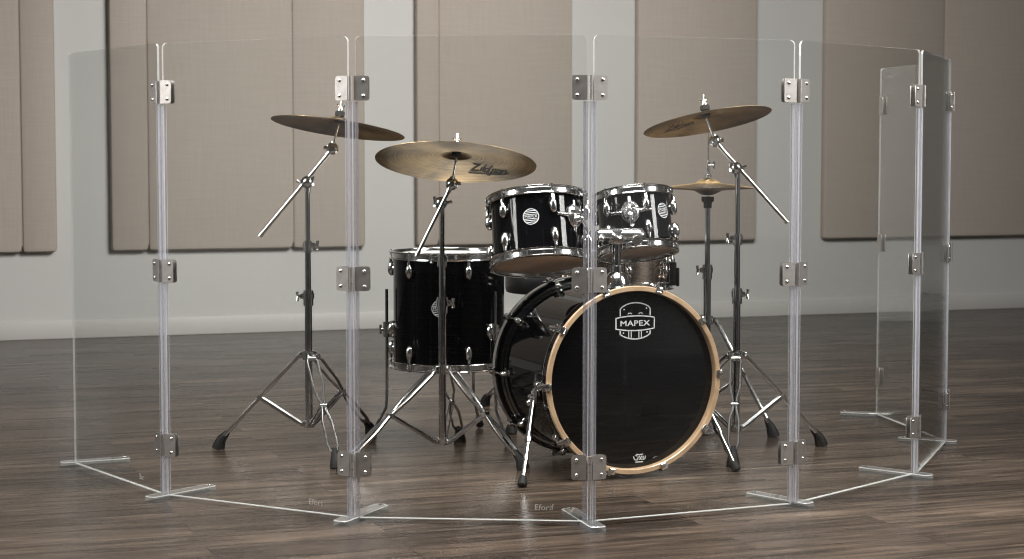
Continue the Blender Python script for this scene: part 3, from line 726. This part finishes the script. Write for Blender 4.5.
# stand and crash cymbal on the left
D1 = 5.9; B1 = V(at(309, 400, D1).x, D1, 0)
feet1 = [floor_at(221, 449), floor_at(336, 468)]; feet1.append(B1 * 3 - feet1[0] - feet1[1])
n1 = V(.135, .13, 1); c1 = at(339.5, 117, D1 - .02)
cymbal_stand('chrome boom stand holding the left crash cymbal, nearest the left shield panel', B1, feet1, at(309, 355, D1).z, at(309, 424, D1).z,
             [at(309, 296, D1).z, at(309, 245, D1).z], at(307.6, 182, D1), at(260, 236, D1 + .02), at(332.5, 148.5, D1 - .015), c1, n1, -1)
cymbal('bronze crash cymbal at the left, tilted down to the right, dull and plain', c1, n1, .2075)
# stand and ride cymbal in the middle
D2 = 5.69; B2 = V(at(442.5, 400, D2).x, D2, 0)
feet2 = [floor_at(345, 473), floor_at(521, 470)]; feet2.append(B2 * 3 - feet2[0] - feet2[1])
n2 = V(.052, .265, 1); c2 = at(456.5, 150.5, D2 - .03)
cymbal_stand('chrome boom stand in front of the floor tom holding the ride cymbal', B2, feet2, at(442, 369, D2).z, at(442, 441, D2).z,
             [at(442, 303, D2).z, at(442, 259, D2).z], at(441, 203, D2), at(416.5, 256, D2 - .03), at(452, 184, D2 - .02), c2, n2, 1)
cymbal('largest bronze cymbal, the ride with black script over the floor tom', c2, n2, .240, (.098, .112, 0, .0300), name='ride_cymbal', bow=.022)
# stand and crash cymbal on the right
D3 = 5.93; B3 = V(at(736, 400, D3).x, D3, 0)
feet3 = [floor_at(819, 446), floor_at(733, 466)]; feet3.append(B3 * 3 - feet3[0] - feet3[1])
n3 = V(-.170, .175, 1); c3 = at(705.5, 111, D3 - .03)
cymbal_stand('chrome boom stand right of the bass drum holding the right crash cymbal', B3, feet3, at(736, 355, D3).z, at(736, 428, D3).z,
             [at(736, 294, D3).z, at(736, 238, D3).z], at(735.5, 168, D3), at(787.5, 222.5, D3 + .02), at(715, 141, D3 - .015), c3, n3, 1)
cymbal('bronze crash cymbal at the right, raised at its right edge, above the hi-hat', c3, n3, .2, (-.078, .060, 0, .0240))

# ------------------------------------------------------------------ hi-hat
DH = 6.22; BH = V(at(707, 300, DH).x, DH, 0)
hh = thing('hi_hat_stand', 'chrome hi-hat stand behind the bass drum with pull rod and foot pedal', 'hi-hat stand', BH)
zc = at(707, 190, DH).z
b = MB(); b.cyl(BH + V(0, 0, .05), BH + V(0, 0, at(707, 270, DH).z), .0125, n=18); b.build('tube', M['tube'], hh)
b = MB(); b.cyl(BH + V(0, 0, at(707, 270, DH).z), BH + V(0, 0, zc - .030), .0090, n=18); b.build('tube', M['tube'], hh)
clamp(hh, BH + V(0, 0, at(707, 270, DH).z), .0115, -1, big=True)
b = MB(axis_frame(BH + V(0, 0, zc - .043), (0, 0, 1))); b.lathe([(.0092, -.016), (.013, -.016), (.014, .002), (.020, .006), (.021, .020), (.016, .0215), (.0045, .0215), (.0045, .012), (.0092, .008)], n=24, closed=True); b.build('cymbal_seat', M['rubber'], hh)
b = MB(); b.cyl(BH + V(0, 0, .12), BH + V(0, 0, at(707, 133, DH).z), .0030, n=10); b.build('pull_rod', M['chrome'], hh)
b = MB(axis_frame(BH + V(0, 0, zc + .041), (0, 0, 1))); b.lathe([(.0033, .002), (.012, .002), (.012, .009), (.0075, .011), (.0075, .052), (.0033, .054)], n=18, closed=True)
b.tube([V(0, -.006, .040), V(.020, -.008, .040)], .0036, n=8); b.tube([V(.021, -.008, .028), V(.021, -.008, .052)], .0048, n=8); b.build('clutch', M['chrome'], hh)
fh_ = [floor_at(771, 437)]
dd0 = V(fh_[0].x - BH.x, fh_[0].y - BH.y, 0)
for a_ in (115, -125):
    fh_.append(BH + Matrix.Rotation(math.radians(a_), 3, 'Z') @ (dd0.normalized() * .27))
tripod(hh, BH, at(707, 320, DH).z, .135, fh_, .0125)
b = MB(); pd = V(-.30, .95, 0).normalized(); pp = Matrix((V(pd.y, -pd.x, 0), pd, V(0, 0, 1))).transposed().to_4x4(); pp.translation = BH
b.M = pp; b.box((0, .16, .060), (.075, .26, .010), Matrix.Rotation(math.radians(-9), 3, 'X'), .004); b.box((0, .30, .014), (.080, .06, .024), bevel=.004)
b.box((0, .15, .0062), (.024, .30, .008), bevel=.002); b.box((0, -.0, .028), (.085, .03, .05), bevel=.006); b.build('foot_pedal', M['tube'], hh)
RH = .152
cymbal('upper bronze hi-hat cymbal on the stand below the right crash', BH + V(0, 0, zc + .0375), (0.0, .0, 1), RH, name='hi_hat_cymbal', group='hi-hat pair', bell=.045, bow=.013, up=.017)
cymbal('lower bronze hi-hat cymbal, upside down, under the upper hi-hat', BH + V(0, 0, zc - .0165), (0.0, .0, 1), RH, name='hi_hat_cymbal', group='hi-hat pair', flip=-1, bell=.045, bow=.007, up=.016)

# ------------------------------------------------------------------ snare stand and throne behind the drums
SB = V(SNX, SNY, 0)
st = thing('snare_stand', 'chrome tripod snare stand hidden behind the bass drum below the snare drum', 'snare stand', SB)
b = MB(); b.cyl(SB + V(0, 0, .07), SB + V(0, 0, SNZ - .085), .0115, n=16); b.build('tube', M['tube'], st)
tripod(st, SB, .24, .085, [SB + V(.18 * math.cos(a_), .18 * math.sin(a_), 0) for a_ in (math.radians(40), math.radians(160), math.radians(280))], .0115)
b = MB(); b.cyl(SB + V(0, 0, SNZ - .100), SB + V(0, 0, SNZ - .060), .020, n=16); b.build('basket_hub', M['chrome'], st)
for a_ in (40, 160, 280):
    d = V(math.cos(math.radians(a_)), math.sin(math.radians(a_)), 0); b = MB(); up_ = SB + d * .192 + V(0, 0, SNZ - .020)
    b.tube([SB + V(0, 0, SNZ - .078), SB + d * .11 + V(0, 0, SNZ - .060), SB + d * .188 + V(0, 0, SNZ - .038), SB + d * .196 + V(0, 0, SNZ - .026), SB + d * .196 + V(0, 0, SNZ - .006)], .0055, n=10); ar = b.build('basket_arm', M['chrome'], st)
    b = MB(); b.tube([SB + d * .165 + V(0, 0, SNZ - .034), SB + d * .178 + V(0, 0, SNZ - .030)], .0125, n=12); b.build('rubber_grip', M['rubber'], ar)
TB = V(.150, 6.62, 0)
th = thing('drum_throne', 'round black padded drum throne in the gap between floor tom and bass drum', 'stool', TB)
b = MB(Matrix.Translation(TB)); b.lathe([(0, .443), (.160, .443), (.170, .446), (.174, .458), (.174, .505), (.165, .522), (.145, .530), (0, .533)], n=48); b.build('seat', M['vinyl'], th)
b = MB(Matrix.Translation(TB)); b.lathe([(0, .428), (.06, .428), (.06, .4428), (0, .4428)], n=24); b.cyl(V(0, 0, .10), V(0, 0, .430), .0125, n=16); b.build('post', M['tube'], th)
tf = [floor_at(486, 406)]; d0 = V(tf[0].x - TB.x, tf[0].y - TB.y, 0)
for a_ in (120, 240): tf.append(TB + Matrix.Rotation(math.radians(a_), 3, 'Z') @ d0)
tripod(th, TB, .27, .11, tf, .0125)

# ------------------------------------------------------------------ light
w = bpy.data.worlds.new('studio'); sc.world = w; w.use_nodes = True
nt = w.node_tree; bg = nt.nodes['Background']
# added world glow for fill and reflections: pale lobes at both sides, weaker overhead
tc = N(nt, 'ShaderNodeTexCoord'); acc = None
for d_, pw_, amp in (((-.95, -.31, .0), 26, .42), ((.86, -.50, .0), 26, .42), ((0, 0, 1), 3, .12)):
    dt = N(nt, 'ShaderNodeVectorMath', operation='DOT_PRODUCT'); L(nt, tc.outputs['Generated'], dt.inputs[0]); dt.inputs[1].default_value = Vector(d_).normalized()
    mx_ = N(nt, 'ShaderNodeMath', operation='MAXIMUM'); L(nt, dt.outputs['Value'], mx_.inputs[0]); mx_.inputs[1].default_value = 0
    po = N(nt, 'ShaderNodeMath', operation='POWER'); L(nt, mx_.outputs[0], po.inputs[0]); po.inputs[1].default_value = pw_
    ma = N(nt, 'ShaderNodeMath', operation='MULTIPLY_ADD'); L(nt, po.outputs[0], ma.inputs[0]); ma.inputs[1].default_value = amp
    if acc is None: ma.inputs[2].default_value = .03
    else: L(nt, acc, ma.inputs[2])
    acc = ma.outputs[0]
bg.inputs[0].default_value = (1, .97, .93, 1); L(nt, acc, bg.inputs[1])
def area(name, loc, aim, size, power, col=(1, 1, 1), spread=180):
    l = bpy.data.lights.new(name, 'AREA'); l.shape = 'RECTANGLE'; l.size, l.size_y = size; l.energy = power; l.color = col
    o = bpy.data.objects.new(name, l); COL.objects.link(o); o.location = loc
    o.rotation_euler = (Vector(aim) - Vector(loc)).to_track_quat('-Z', 'Y').to_euler(); l.spread = math.radians(spread); return o
area('ceiling_softbox', (.2, 4.3, 3.5), (.2, 4.7, 0), (2.2, 1.7), 84, (1, .975, .94), 80)
area('wall_softbox', (.7, 6.3, 2.5), (-.4, 10, .05), (1.8, .9), 112, (1, .985, .96), 145)
area('strip_softbox_left', (-3.3, 4.0, 2.7), (0, 5.6, .8), (1.0, 1.8), 24, (1, .98, .96), 60)
area('strip_softbox_right', (3.3, 4.2, 2.7), (.3, 5.6, .8), (.9, 1.8), 26, (1, .98, .96), 60)

sc.view_settings.view_transform = 'Standard'; sc.view_settings.look = 'None'
sc.view_settings.gamma = 1; sc.view_settings.use_curve_mapping = False; sc.view_settings.exposure = 0
sc.cycles.transparent_max_bounces = 48; sc.cycles.max_bounces = 10; sc.cycles.glossy_bounces = 6
sc.cycles.sample_clamp_indirect = 4; sc.cycles.use_denoising = True; sc.cycles.filter_width = 1.05
